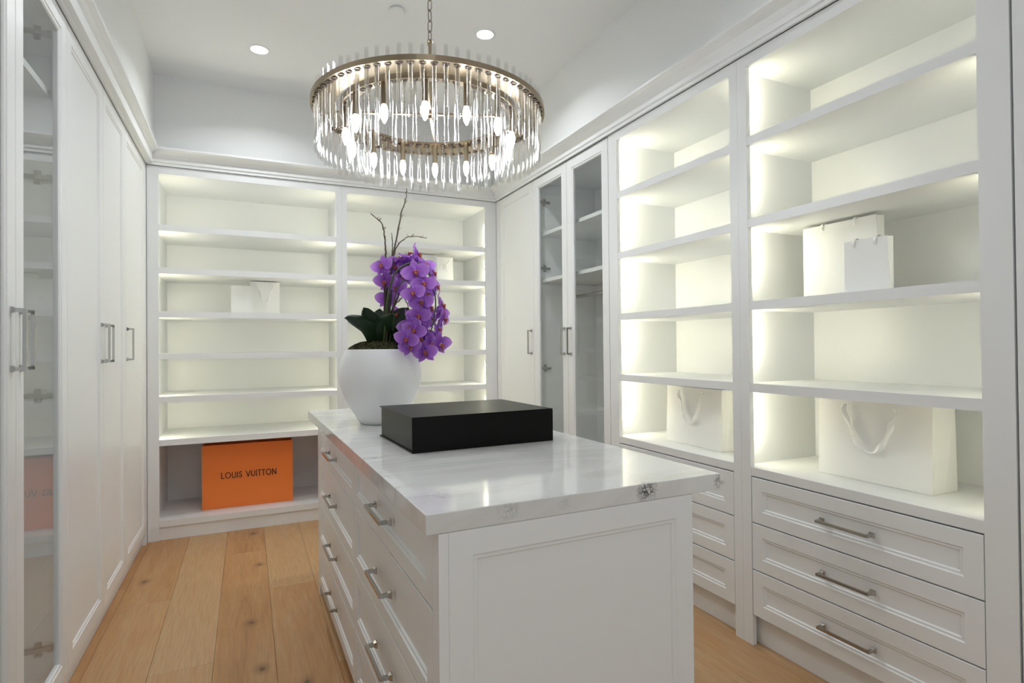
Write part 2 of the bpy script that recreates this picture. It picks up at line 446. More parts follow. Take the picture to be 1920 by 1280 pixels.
# ---------------------------------------------------------------- the room
bm = BM(); box(bm, -1.45, 2.75, -1.65, 5.35, -0.12, -0.016)
floor = struct('floor', bm, 'wood')
PW = 0.235
xs = [-0.133 + PW * k for k in range(-5, 12)]
fixed = {-0.603: [3.44], -0.368: [2.67], -0.133: [4.02], 0.102: [3.35]}
rng = random.Random(5)
plank_cache = {}
for x0 in xs[:-1]:
    key = min(fixed, key=lambda k: abs(k - x0))
    j = fixed[key] if abs(key - x0) < 0.01 else [rng.uniform(0.2, 4.6)]
    cuts = sorted(set([j[0] + 1.9 * k for k in range(-4, 4)]))
    cuts = [-1.5] + [c for c in cuts if -1.3 < c < 5.1] + [5.2]
    for y0, y1 in zip(cuts, cuts[1:]):
        L = round(y1 - y0, 3)
        if L not in plank_cache:
            bm = BM(); g = 0.0005
            box(bm, -PW / 2 + g, PW / 2 - g, -L / 2 + g, L / 2 - g, -0.016, 0.0)
            top = [e for e in bm.edges if all(abs(v.co.z) < 1e-6 for v in e.verts)]
            bmesh.ops.bevel(bm, geom=top, offset=0.0008, segments=1, affect='EDGES')
            bmesh.ops.recalc_face_normals(bm, faces=bm.faces)
            me = bpy.data.meshes.new('plank'); bm.to_mesh(me); bm.free(); me.materials.append(M['wood'])
            plank_cache[L] = me
        o = obj('plank', None, None, floor, mesh=plank_cache[L], mat4=Matrix.Translation((x0 + PW / 2, (y0 + y1) / 2, 0)))

bm = BM(); box(bm, -1.45, 2.75, -1.65, 5.35, CEIL, CEIL + 0.1); struct('ceiling', bm, 'ceiling')
bm = BM()
box(bm, -1.35, -0.58, -1.5, 5.25, 2.575, CEIL)          # bulkhead above the left wardrobes
box(bm, -1.35, -1.25, -1.5, 5.25, 0, 2.575)
box(bm, -1.25, -0.62, -1.5, 1.575, 0, 2.575)
struct('wall_left', bm, 'wall')
bm = BM()
box(bm, -0.58, 1.98, 4.60, 5.25, 2.585, CEIL)
box(bm, -1.25, 2.65, 5.16, 5.25, 0, 2.585)
struct('wall_back', bm, 'wall')
bm = BM()
box(bm, 1.98, 2.65, -1.5, 5.25, 2.585, CEIL)
box(bm, 2.55, 2.65, -1.5, 5.16, 0, 2.585)
box(bm, 1.98, 2.55, -1.5, 0.315, 0, 2.585)
struct('wall_right', bm, 'wall')
bm = BM(); box(bm, -1.35, 2.65, -1.6, -1.5, 0, CEIL); struct('wall_front', bm, 'wall')

# crown moulding carried round the three runs of cabinets, mitred in the corners
CR = [(0.001, 2.566), (0.016, 2.566), (0.016, 2.582), (0.022, 2.586), (0.024, 2.590), (0.024, 2.612), (0.030, 2.622), (0.040, 2.640), (0.056, 2.654), (0.074, 2.660), (0.080, 2.664), (0.080, 2.676), (0.0, 2.676)]
def crown(name, a, b):
    bm = BM(); rings = []
    for f in (a, b): rings.append([bm.verts.new(f(o, z)) for o, z in CR])
    n = len(CR)
    for k in range(n): bm.faces.new((rings[0][k], rings[0][(k + 1) % n], rings[1][(k + 1) % n], rings[1][k]))
    bm.faces.new(rings[0]); bm.faces.new(rings[1][::-1])
    return struct(name, bm, 'paint')
crown('trim_1', lambda o, z: (XL + o, -1.5, z), lambda o, z: (XL + o, YB - o, z))
crown('trim_2', lambda o, z: (XL + o, YB - o, z), lambda o, z: (XR - o, YB - o, z))
crown('trim_3', lambda o, z: (XR - o, YB - o, z), lambda o, z: (XR - o, -1.5, z))

# ---------------------------------------------------------------- left wardrobes
def left_unit(name, label, y0, y1, doors, glass=False, cat='wardrobe', fill=None):
    """doors: (ya, yb, handle_y)"""
    t = thing(name, label, cat, (-0.9, (y0 + y1) / 2, 0))
    bm = BM()
    xb = XL - 0.022
    if glass:
        box(bm, -1.22, xb, y0, y0 + 0.02, 0.0, TOP); box(bm, -1.22, xb, y1 - 0.02, y1, 0.0, TOP)
        box(bm, -1.24, -1.22, y0, y1, 0.0, TOP)
        box(bm, -1.22, xb, y0 + 0.02, y1 - 0.02, TOP - 0.02, TOP); box(bm, -1.22, xb, y0 + 0.02, y1 - 0.02, 0.075, 0.095)
    else:
        box(bm, -1.22, xb, y0 + 0.0005, y1 - 0.0005, 0.0, TOP)
        if fill: box(bm, xb, XL, fill[0], fill[1], 0.0, TOP)
    obj('carcass', bm, 'paint', t)
    bm = BM(); box(bm, -0.66, -0.643 + 0.0, y0 + 0.001, y1 - 0.001, 0.0, 0.072); bm.transform(Matrix.Translation((-0.001 + 0.0, 0, 0)))
    obj('toe_kick', bm, 'paint', t)
    if glass:
        bm = BM(); box(bm, -1.22, -0.665, y0 + 0.021, y1 - 0.021, 2.245, 2.270); obj('shelf', bm, 'paint', t)
        for z in (0.20, 1.135, 1.945, 2.485): hinge(t, (-0.70, y1 - 0.0205, z), (1, 0, 0), (0, -1, 0))
    for ya, yb, hy in doors:
        w = yb - ya - 0.004; h = TOP - 0.002 - 0.080
        O = (XL, ya + 0.002, 0.080)
        d = obj('door', face_panel(O, (0, 1, 0), (1, 0, 0), w, h, glass=glass), 'paint', t)
        if glass: obj('glass_pane', pane_bm(O, (0, 1, 0), (1, 0, 0), w, h), 'pane', d)
        pull(d, (XL, hy, 1.335), (0, 0, 1), (1, 0, 0), 0.172)
    return t
left_unit('glass_wardrobe', 'tall white wardrobe with two glass doors, at the near end of the left wall', 1.58, 2.663, [(1.58, 2.135, 2.098), (2.135, 2.663, 2.170)], glass=True)
left_unit('double_wardrobe', 'white wardrobe with two solid doors beside the glass-fronted one on the left wall', 2.663, 3.787, [(2.663, 3.259, 3.213), (3.259, 3.787, 3.303)])
left_unit('narrow_wardrobe', 'white single-door wardrobe in the far left corner next to the lit shelves', 3.787, 4.524, [(3.787, 4.465, 3.830)], fill=(4.468, 4.5245))

# ---------------------------------------------------------------- right wardrobes
def right_unit(name, label, y0, y1, doors, glass=False, yfill=None):
    t = thing(name, label, 'wardrobe', (2.25, (y0 + y1) / 2, 0))
    bm = BM(); xb = XR + 0.022
    if glass:
        box(bm, xb, 2.52, y0, y0 + 0.02, 0.0, TOP); box(bm, xb, 2.52, y1 - 0.02, y1, 0.0, TOP)
        box(bm, 2.52, 2.54, y0, y1, 0.0, TOP)
        box(bm, xb, 2.52, y0 + 0.02, y1 - 0.02, TOP - 0.02, TOP); box(bm, xb, 2.52, y0 + 0.02, y1 - 0.02, 0.11, 0.13)
    else:
        box(bm, xb, 2.54, y0 + 0.0005, y1 - 0.0005, 0.0, TOP)
        if yfill: box(bm, XR + 0.001, xb, yfill[0], yfill[1], 0.0, TOP)
    obj('carcass', bm, 'paint', t)
    bm = BM(); box(bm, xb, 2.02, y0 + 0.002, y1 - 0.002, 0.0, 0.10); obj('toe_kick', bm, 'paint', t)
    if glass:
        for z in (2.136, 1.784):
            bm = BM(); box(bm, 2.03, 2.52, y0 + 0.021, y1 - 0.021, z, z + 0.025); obj('shelf', bm, 'paint', t)
        bm = BM(); tube(bm, [(2.24, y0 + 0.021, 1.672), (2.24, y1 - 0.021, 1.672)], 0.013, 16); obj('hanging_rail', bm, 'hinge', t, smooth=True)
        for z in (2.40, 1.895, 1.135, 0.30): hinge(t, (2.055, y1 - 0.0205, z), (-1, 0, 0), (0, -1, 0))
    for ya, yb, hy in doors:
        w = yb - ya - 0.004; z0 = 0.105; h = TOP - 0.002 - z0
        O = (XR, ya + 0.002, z0)
        d = obj('door', face_panel(O, (0, 1, 0), (-1, 0, 0), w, h, glass=glass), 'paint', t)
        if glass: obj('glass_pane', pane_bm(O, (0, 1, 0), (-1, 0, 0), w, h), 'pane', d)
        pull(d, (XR, hy, 1.335), (0, 0, 1), (-1, 0, 0), 0.172)
    return t
right_unit('corner_wardrobe', 'white single-door wardrobe in the far right corner behind the orchid', 3.820, 4.529, [(3.820, 4.445, 3.862)], yfill=(4.448, 4.529))
right_unit('glass_wardrobe', 'white wardrobe with two glass doors and a hanging rail, beside the open shelves', 2.832, 3.820, [(2.832, 3.322, 3.280), (3.322, 3.820, 3.366)], glass=True)
right_unit('near_wardrobe', 'white wardrobe door edge at the near end of the right wall, past the tall shelves', 0.318, 0.846, [(0.318, 0.846, 0.36)])

# ---------------------------------------------------------------- lit shelving, right wall (with drawers) 
def led(t, x0, x1, y0, y1, z0, z1):
    bm = BM(); box(bm, x0, x1, y0, y1, z0, z1)
    o = obj('led_strip', bm, 'led', t); o['label'] = 'lit warm white light strip'
def right_bay(name, label, s0, s1, o0, o1, ledw):
    """s: outer extent, o: opening"""
    t = thing(name, label, 'shelving unit', (2.2, (s0 + s1) / 2, 0))
    xf, xi, xbk = XR, XR + 0.022, 2.445
    bm = BM()
    box(bm, xf, xi, s0 + 0.0004, o0, 0.0, TOP); box(bm, xf, xi, o1, s1 - 0.0004, 0.0, TOP); box(bm, xf, xi, o0, o1, 2.512, TOP)
    obj('face_frame', bm, 'paint', t)
    i0, i1 = o0 - 0.040, o1 + 0.040       # interior sides stand a little behind the stiles
    bm = BM()
    box(bm, xi, xbk + 0.015, max(i0 - 0.008, s0 + 0.0006), i0, 0.0, 2.53); obj('side_panel', bm, 'paint', t)
    bm = BM()
    box(bm, xi, xbk + 0.015, i1, min(i1 + 0.008, s1 - 0.0006), 0.0, 2.53); obj('side_panel', bm, 'paint', t)
    bm = BM(); box(bm, xbk, xbk + 0.015, i0, i1, 0.0, 2.53); obj('back_panel', bm, 'paint', t)
    bm = BM(); box(bm, xi, xbk, i0, i1, 2.512, 2.53); obj('top_panel', bm, 'paint', t)
    tops = (2.203, 1.846, 1.487, 1.132, 0.770)
    for z in tops:
        bm = BM()
        th = 0.037
        box(bm, xf + 0.001, xbk, o0 + 0.0005, o1 - 0.0005, z - th, z)
        box(bm, xi + 0.001, xbk, i0, o0 + 0.0005, z - th, z); box(bm, xi + 0.001, xbk, o1 - 0.0005, i1, z - th, z)
        obj('shelf', bm, 'paint', t)
    bounds = [2.512] + [z for z in tops]
    for k in range(5):
        zt = bounds[k] - (0.037 if k else 0) - 0.012; zb = zt - 0.22
        led(t, xi + 0.001, xi + 0.003, o1 + 0.006, o1 + 0.006 + ledw, zb, zt)
        led(t, xi + 0.001, xi + 0.003, o0 - 0.013, o0 - 0.006, zb, zt - 0.03)  # weaker near-side strip, added to light the bags
    for z0, z1 in ((0.534, 0.727), (0.332, 0.529), (0.134, 0.327)):
        d = obj('drawer', face_panel((XR, o0 + 0.003, z0), (0, 1, 0), (-1, 0, 0), o1 - o0 - 0.006, z1 - z0, rail=0.052), 'paint', t)
        pull(d, (XR, (o0 + o1) / 2, (z0 + z1) / 2 - 0.0), (0, 1, 0), (-1, 0, 0), 0.19)
    bm = BM(); box(bm, 2.018, 2.035, i0 + 0.001, i1 - 0.001, 0.0, 0.733); obj('toe_kick', bm, 'paint', t)
    return t
right_bay('shelving_unit', 'nearer lit white shelving unit on the right wall with three wide drawers below', 0.850, 1.838, 0.931, 1.789, 0.015)
right_bay('shelving_unit', 'lit white shelving over drawers between the glass wardrobe and the nearest shelves', 1.838, 2.828, 1.884, 2.744, 0.022)

# ---------------------------------------------------------------- lit shelving, back wall
def back_bay(name, label, s0, s1, o0, o1, tops):
    t = thing(name, label, 'shelving unit', ((s0 + s1) / 2, 4.8, 0))
    yf, yi, ybk = YB - 0.004, YB + 0.018, 5.13
    bm = BM()
    box(bm, s0 + 0.0004, o0, yf, yi, 0.0, TOP); box(bm, o1, s1 - 0.0004, yf, yi, 0.0, TOP); box(bm, o0, o1, yf, yi, 2.512, TOP)
    obj('face_frame', bm, 'paint', t)
    i0, i1 = o0 - 0.017, o1 + 0.017
    bm = BM(); box(bm, i0 - 0.0035, i0, yi, ybk + 0.015, 0.0, 2.53); obj('side_panel', bm, 'paint', t)
    bm = BM(); box(bm, i1, i1 + 0.0035, yi, ybk + 0.015, 0.0, 2.53); obj('side_panel', bm, 'paint', t)
    bm = BM(); box(bm, i0, i1, ybk, ybk + 0.015, 0.0, 2.53); obj('back_panel', bm, 'paint', t)
    bm = BM(); box(bm, i0, i1, yi, ybk, 2.512, 2.53); obj('top_panel', bm, 'paint', t)
    for z in tops:
        th = 0.042
        bm = BM()
        box(bm, o0 + 0.0005, o1 - 0.0005, yf + 0.001, ybk, z - th, z)
        box(bm, i0, o0 + 0.0005, yi + 0.001, ybk, z - th, z); box(bm, o1 - 0.0005, i1, yi + 0.001, ybk, z - th, z)
        obj('shelf', bm, 'paint', t)
    bounds = [2.512] + list(tops[:-1])
    for k in range(len(bounds) - 1):
        zb = bounds[k + 1] + 0.006; zt = min(bounds[k] - 0.115, zb + 0.20)
        led(t, o0 - 0.015, o0 - 0.002, yi + 0.001, yi + 0.013, zb, zt)
        led(t, o1 + 0.002, o1 + 0.015, yi + 0.001, yi + 0.013, zb, zt)
    bm = BM(); box(bm, o0, o1, YB + 0.006, YB + 0.02, 0.0, 0.088); obj('toe_kick', bm, 'paint', t)
    return t
TB = (2.163, 1.868, 1.567, 1.277, 0.980, 0.685, 0.131)
back_bay('shelving_unit', 'lit white shelving unit on the back wall holding the orange bag', XL + 0.002, 0.665, -0.549, 0.625, TB)
back_bay('shelving_unit', 'lit white shelving unit on the back wall behind the purple orchid', 0.665, 1.974, 0.706, 1.871, TB)

# ---------------------------------------------------------------- island
TH = 0.01174
isl = thing('island_cabinet', 'white island cabinet with two columns of drawers in the middle of the room', 'cabinet', (0.34, 3.187, 0), TH, local=True)
LX, LY, ZT = 0.704, 2.034, 0.905
bm = BM(); box(bm, 0.022, LX - 0.001, -LY + 0.021, -0.021, 0.06, ZT); box(bm, 0.026, LX - 0.03, -LY + 0.022, -0.030, 0.0, 0.06); obj('carcass', bm, 'paint', isl)
bm = BM(); box(bm, 0.0, 0.0215, -0.037, 0.0, 0.0, ZT); obj('stile', bm, 'paint', isl)
bm = BM(); box(bm, 0.0, 0.0215, -LY, -LY + 0.042, 0.0, ZT); obj('stile', bm, 'paint', isl)
d = obj('end_panel', face_panel((0.022, -LY, 0.0), (1, 0, 0), (0, -1, 0), LX - 0.022, ZT, rail=0.056), 'paint', isl)
bm = BM(); box(bm, 0.0215, LX, -0.0205, 0.0, 0.0, ZT); obj('back_panel', bm, 'paint', isl)
rows = ((0.728, 0.900), (0.502, 0.724), (0.276, 0.498), (0.062, 0.272))
for y0, y1 in ((-1.048, -0.039), (-LY + 0.044, -1.052)):
    for z0, z1 in rows:
        d = obj('drawer', face_panel((0.0, y0 + 0.001, z0), (0, 1, 0), (-1, 0, 0), y1 - y0 - 0.002, z1 - z0, rail=0.045), 'paint', isl)
        pull(d, (0.0, (y0 + y1) / 2 , (z0 + z1) / 2 + 0.004), (0, 1, 0), (-1, 0, 0), 0.19)
ct = thing('countertop', 'grey-veined white marble countertop slab on the island', 'countertop', (0.34, 3.187, 0), TH, local=True)
bm = BM(); box(bm, -0.028, 0.804, -LY - 0.001, 0.204, ZT + 0.0005, 0.950)
obj('slab', bm, 'marble', ct, bevel=0.0022)
del isl['_local'], ct['_local']

# ---------------------------------------------------------------- black box
bx = thing('gift_box', 'flat black magnetic gift box lying on the marble countertop', 'box', (0.49, 1.83, 0.9505), R_(1.8), local=True)
bm = BM(); box(bm, 0.006, 0.534, 0.004, 0.434, 0.004, 0.115); obj('tray', bm, 'blackbox', bx, bevel=0.001)
bm = BM(); box(bm, 0.0, 0.540, 0.0, 0.440, 0.115, 0.119); box(bm, 0.0, 0.540, 0.0, 0.004, 0.0, 0.115); obj('lid', bm, 'blackbox', bx, bevel=0.0012)
bm = BM(); box(bm, 0.0, 0.540, 0.004, 0.440, 0.0, 0.004); obj('base_board', bm, 'blackbox', bx)
del bx['_local']

# ---------------------------------------------------------------- vase and orchid
VC = (0.566, 2.67)
bm = BM()
prof = [(0.0, 0.004), (0.086, 0.0), (0.092, 0.003), (0.104, 0.020), (0.135, 0.068), (0.165, 0.125), (0.184, 0.180), (0.190, 0.222), (0.186, 0.265), (0.176, 0.305), (0.160, 0.338), (0.156, 0.344), (0.150, 0.344), (0.150, 0.335), (0.155, 0.320), (0.10, 0.300), (0.0, 0.300)]
sp = prof[:3] + [(p.x, p.y) for p in [Vector((q[0], q[1])) for q in [(v.x, v.y) for v in spline([(a, b, 0) for a, b in prof[3:12]], 4)]]] + prof[12:]
lathe(bm, sp, 64, (VC[0], VC[1], 0.9505))
tag(obj('vase', bm, 'ceramic', smooth=True), 'large rounded matte white vase standing on the marble island', 'vase')

orc = thing('orchid_plant', 'purple orchid with arching sprays, dark leaves and bare twigs in the round vase', 'plant', (VC[0], VC[1], 1.29))
bm = BM()
rng = random.Random(3)
prof = [(0.0, 0.035), (0.05, 0.034), (0.09, 0.028), (0.125, 0.014), (0.149, 0.001), (0.149, -0.02)]
lathe(bm, prof, 40, (VC[0], VC[1], 1.293))
bmesh.ops.subdivide_edges(bm, edges=bm.edges[:], cuts=2, use_grid_fill=True)
for v in bm.verts:
    dxy = math.hypot(v.co.x - VC[0], v.co.y - VC[1])
    if dxy < 0.145: v.co += Vector((rng.uniform(-.004, .004), rng.uniform(-.004, .004), rng.uniform(-.004, .009)))
for k in range(1400):
    a = rng.uniform(0, 2 * PI); r = 0.146 * math.sqrt(rng.random())
    p = Vector((VC[0] + r * math.cos(a), VC[1] + r * math.sin(a), 1.290 + 0.035 * (1 - (r / 0.15) ** 2)))
    d = Vector((rng.uniform(-1, 1), rng.uniform(-1, 1), rng.uniform(0.4, 1.6))).normalized() * rng.uniform(.008, .018)
    s = d.orthogonal().normalized() * 0.002
    vs = [bm.verts.new(p - s), bm.verts.new(p + s), bm.verts.new(p + d)]
    bm.faces.new(vs)
obj('moss', bm, 'moss', orc, fixn=False)['kind'] = 'stuff'

LEAVES = [((0.568, 2.66, 1.306), (0.497, 2.605, 1.391), (0.388, 2.55, 1.436), .052, -0.03),
          ((0.571, 2.66, 1.306), (0.523, 2.64, 1.405), (0.481, 2.62, 1.486), .046, 0.02),
          ((0.576, 2.66, 1.306), (0.561, 2.68, 1.406), (0.571, 2.70, 1.488), .042, 0.0),
          ((0.571, 2.66, 1.301), (0.576, 2.61, 1.391), (0.606, 2.56, 1.452), .056, 0.02),
          ((0.586, 2.66, 1.300), (0.638, 2.66, 1.405), (0.700, 2.66, 1.492), .066, 0.02),
          ((0.586, 2.64, 1.300), (0.649, 2.60, 1.372), (0.690, 2.55, 1.432), .060, -0.02),
          ((0.571, 2.68, 1.301), (0.534, 2.69, 1.368), (0.462, 2.70, 1.432), .040, -0.02),
          ((0.590, 2.62, 1.300), (0.622, 2.55, 1.350), (0.650, 2.50, 1.392), .050, -0.02)]
camp = Vector((0, 0, 1.3))
for a, b, c, w, curl in LEAVES:
    P = spline([a, b, c], 8); n = len(P)
    bm = BM(); rows_ = []
    for i, p in enumerate(P):
        t = i / (n - 1)
        tan = (P[min(i + 1, n - 1)] - P[max(i - 1, 0)]).normalized()
        side = tan.cross((camp - p).normalized() + Vector((0, 0, 0.8))).normalized()
        nrm = side.cross(tan).normalized()
        if nrm.dot(camp - p) < 0: nrm = -nrm
        ww = w * (0.38 + 1.05 * math.sin(PI * min(t, 1.0) ** 0.8) ) * (1 if t < 0.86 else math.sqrt(max(0, 1 - ((t - 0.86) / 0.14) ** 2)) * 0.98 + 0.02) / 1.25
        rows_.append([bm.verts.new(p + side * ww * s - nrm * (0.014 * (1 - abs(s)) * (1 - 0.5 * t)) ) for s in (-1, -0.5, 0, 0.5, 1)])
    for r0, r1 in zip(rows_, rows_[1:]):
        for k in range(4): bm.faces.new((r0[k], r0[k + 1], r1[k + 1], r1[k]))
    o = obj('leaf', bm, 'leaf', orc, smooth=True)
    s = o.modifiers.new('thickness', 'SOLIDIFY'); s.thickness = 0.0022

STEMS = [[(0.574, 2.64, 1.301), (0.578, 2.62, 1.404), (0.587, 2.6, 1.526), (0.602, 2.58, 1.611), (0.635, 2.56, 1.666), (0.692, 2.54, 1.691), (0.744, 2.54, 1.673), (0.785, 2.55, 1.602), (0.8, 2.55, 1.503), (0.777, 2.53, 1.402), (0.74, 2.51, 1.304)],
         [(0.6, 2.68, 1.3), (0.611, 2.68, 1.432), (0.62, 2.68, 1.534), (0.633, 2.68, 1.636), (0.647, 2.66, 1.698), (0.62, 2.64, 1.70), (0.58, 2.63, 1.664)],
         [(0.60, 2.63, 1.302), (0.606, 2.60, 1.43), (0.622, 2.58, 1.56), (0.66, 2.55, 1.61), (0.70, 2.52, 1.57), (0.715, 2.51, 1.47), (0.70, 2.49, 1.37)]]
for st, r in zip(STEMS, (0.0058, 0.0042, 0.0040)):
    P = spline(st, 5); bm = BM(); n = len(P)
    tube(bm, P, [r * (1 - 0.6 * i / n) for i in range(n)], 8)
    obj('flower_stem', bm, 'stem', orc, smooth=True)
TW = [([(0.586, 2.66, 1.305), (0.593, 2.66, 1.531), (0.619, 2.66, 1.684), (0.648, 2.66, 1.838), (0.667, 2.66, 1.941), (0.688, 2.66, 2.007), (0.696, 2.66, 2.067)], .0042),
      ([(0.577, 2.64, 1.305), (0.584, 2.64, 1.629), (0.587, 2.64, 1.729), (0.585, 2.64, 1.804), (0.576, 2.64, 1.866), (0.551, 2.64, 1.901), (0.517, 2.64, 1.925)], .0038),
      ([(0.582, 2.62, 1.305), (0.599, 2.62, 1.578), (0.62, 2.62, 1.728), (0.638, 2.62, 1.779), (0.676, 2.62, 1.815), (0.715, 2.62, 1.828), (0.78, 2.62, 1.825)], .0034),
      ([(0.596, 2.68, 1.331), (0.621, 2.68, 1.686), (0.629, 2.68, 1.789), (0.627, 2.68, 1.847)], .0030),
      ([(0.593, 2.6, 1.453), (0.626, 2.58, 1.526), (0.632, 2.57, 1.55), (0.659, 2.56, 1.52), (0.672, 2.55, 1.475)], .0030),
      ([(0.596, 2.60, 1.46), (0.615, 2.565, 1.50), (0.645, 2.54, 1.535)], .0042)]
rng = random.Random(11)
for st, r in TW:
    P = spline(st, 5); n = len(P)
    P = [p + Vector((rng.uniform(-1, 1), 0, rng.uniform(-1, 1))) * 0.0022 for p in P]
    bm = BM(); tube(bm, P, [1.25 * r * (1 - 0.68 * i / n) + (0.0006 if i % 4 == 0 else 0) for i in range(n)], 6)
    for i in range(4, n - 1, 3):
        d = Vector((rng.choice((-1, 1)) * rng.uniform(.4, 1), rng.uniform(-.3, .3), rng.uniform(.5, 1))).normalized() * rng.uniform(.008, .016)
        tube(bm, [P[i], P[i] + d], [0.0014, 0.0006], 5)
    tw = obj('twig', bm, 'twig', orc)
    if len(st) > 5:
        for i in (int(n * .62), int(n * .8)):
            bm = BM(); lathe(bm, [(0, -.010), (.0038, -.004), (.0042, .002), (.0022, .009), (0, .013)], 8)
            bm.transform(Matrix.Translation(P[i] + Vector((0.005, 0, 0.004))) @ Matrix.Rotation(R_(35), 4, 'Y'))
            obj('bud', bm, 'bud', tw, smooth=True)

def flower_meshes():
    bm = BM()
    def petal(ang, L, Wd, cup, base=0.004, point=0.0, lift=0.0):
        nu, nv = 8, 6; rows_ = []
        for i in range(nu + 1):
            t = i / nu
            half = Wd * (math.sin(PI * (t ** (0.72 - 0.1 * point))) ** (0.55 + 0.5 * point)) if 0 < t < 1 else 0.0015
            if t < 0.12: half = max(half * 0.75, 0.003)
            row = []
            for j in range(nv + 1):
                s = j / nv * 2 - 1
                u = base + t * L; v = s * half
                z = lift + cup * (t ** 2) + 0.10 * abs(s) ** 2 * half - 0.010 * math.sin(PI * t) + 0.0015 * math.sin(9 * t + 5 * s)
                x = u * math.sin(ang) + v * math.cos(ang); y = u * math.cos(ang) - v * math.sin(ang)
                row.append(bm.verts.new((x, y, z)))
            rows_.append(row)
        for a, b in zip(rows_, rows_[1:]):
            for k in range(nv): bm.faces.new((a[k], a[k + 1], b[k + 1], b[k]))
    petal(0, 0.050, 0.019, -0.004, point=0.5, lift=-0.003)            # dorsal sepal
    petal(R_(140), 0.046, 0.016, -0.006, point=0.6, lift=-0.003)
    petal(R_(-140), 0.046, 0.016, -0.006, point=0.6, lift=-0.003)
    petal(R_(82), 0.054, 0.028, 0.006)
    petal(R_(-82), 0.054, 0.028, 0.006)
    me = bpy.data.meshes.new('flower'); bm.to_mesh(me); bm.free()
    for p in me.polygons: p.use_smooth = True
    me.materials.append(M['petal'])
    bm = BM()
    # column, side lobes, mid lobe with two whiskers
    tube(bm, [(0, 0.002, 0.0), (0, 0.004, 0.008), (0, 0.0, 0.014)], [0.0045, 0.005, 0.003], 8)
    for s in (-1, 1):
        tube(bm, spline([(s * 0.002, -0.002, 0.006), (s * 0.009, -0.002, 0.013), (s * 0.007, 0.004, 0.020)], 3), [.003, .004, .005, .005, .004, .003, .001], 6)
        tube(bm, spline([(s * 0.001, -0.020, 0.014), (s * 0.007, -0.027, 0.016), (s * 0.004, -0.024, 0.022)], 3), [.0015, .0013, .0011, .001, .0008, .0006, .0004], 5)
    tube(bm, spline([(0, -0.002, 0.005), (0, -0.011, 0.014), (0, -0.021, 0.013)], 3), [.003, .006, .0075, .007, .005, .003, .0012], 8)
    bmesh.ops.recalc_face_normals(bm, faces=bm.faces)
    ml = bpy.data.meshes.new('flower_lip'); bm.to_mesh(ml); bm.free()
    for p in ml.polygons: p.use_smooth = True
    ml.materials.append(M['lip'])
    return me, ml
FM, FL_ = flower_meshes()
FLW = [(0.561, 2.6, 1.68), (0.579, 2.62, 1.607), (0.634, 2.66, 1.685), (0.66, 2.64, 1.716), (0.677, 2.66, 1.648), (0.60, 2.68, 1.534), (0.648, 2.68, 1.458), (0.645, 2.7, 1.588), (0.688, 2.6, 1.734), (0.718, 2.56, 1.733), (0.703, 2.62, 1.69), (0.691, 2.5, 1.642), (0.757, 2.58, 1.688), (0.724, 2.48, 1.588), (0.672, 2.47, 1.544), (0.804, 2.6, 1.655), (0.717, 2.5, 1.505), (0.813, 2.58, 1.587), (0.832, 2.56, 1.5), (0.766, 2.54, 1.482), (0.698, 2.48, 1.443), (0.846, 2.57, 1.435), (0.791, 2.58, 1.43), (0.656, 2.48, 1.395), (0.668, 2.45, 1.377), (0.812, 2.55, 1.383), (0.756, 2.55, 1.373), (0.631, 2.44, 1.337), (0.65, 2.45, 1.304), (0.721, 2.52, 1.343), (0.755, 2.5, 1.316), (0.813, 2.52, 1.313), (0.727, 2.48, 1.279), (0.854, 2.62, 1.468), (0.81, 2.6, 1.349), (0.74, 2.54, 1.44), (0.76, 2.56, 1.55), (0.71, 2.53, 1.40)]
FACE = {11: (-0.35, -1, 0.1), 13: (-0.15, -1, 0.15), 14: (-0.6, -0.8, 0.2), 9: (0.9, -0.5, 0.1), 8: (0.1, -0.3, 1), 12: (0.2, -0.9, 0.5), 0: (-0.6, -0.6, 0.2), 1: (-0.7, -0.7, -0.3),
        23: (-0.7, -0.8, -0.1), 24: (-0.4, -1, 0), 27: (-0.5, -1, 0.1), 28: (-0.2, -1, -0.1), 20: (-0.3, -1, 0), 3: (0, 0.3, 1)}
rng = random.Random(21)
for i, p in enumerate(FLW):
    p = Vector(p)
    cx = 0.72
    f = FACE.get(i)
    if f is None:
        f = Vector((0.9 * (1 if p.x > 0.74 else -0.5) + rng.uniform(-.5, .5), -0.7 + rng.uniform(-.35, .3), rng.uniform(-.25, .45)))
    f = Vector(f).normalized()
    up = Vector((rng.uniform(-.35, .35), rng.uniform(-.15, .15), 1)); up = (up - f * up.dot(f)).normalized()
    s = up.cross(f).normalized()
    m4 = Matrix((s, up, f)).transposed().to_4x4()
    k = rng.uniform(0.92, 1.12) * (1.08 if p.x > 0.68 else 1.0) * (0.9 if i in (5, 6, 33) else 1)
    m4 = m4 @ Matrix.Scale(k, 4); m4.translation = p
    fo = obj('flower', None, None, orc, mesh=FM, mat4=m4)
    lo = bpy.data.objects.new('flower_lip', FL_); COL.objects.link(lo); lo.parent = fo; lo.scale = (0.82, 0.82, 0.82)
    lo['label'] = 'rust orange lip'

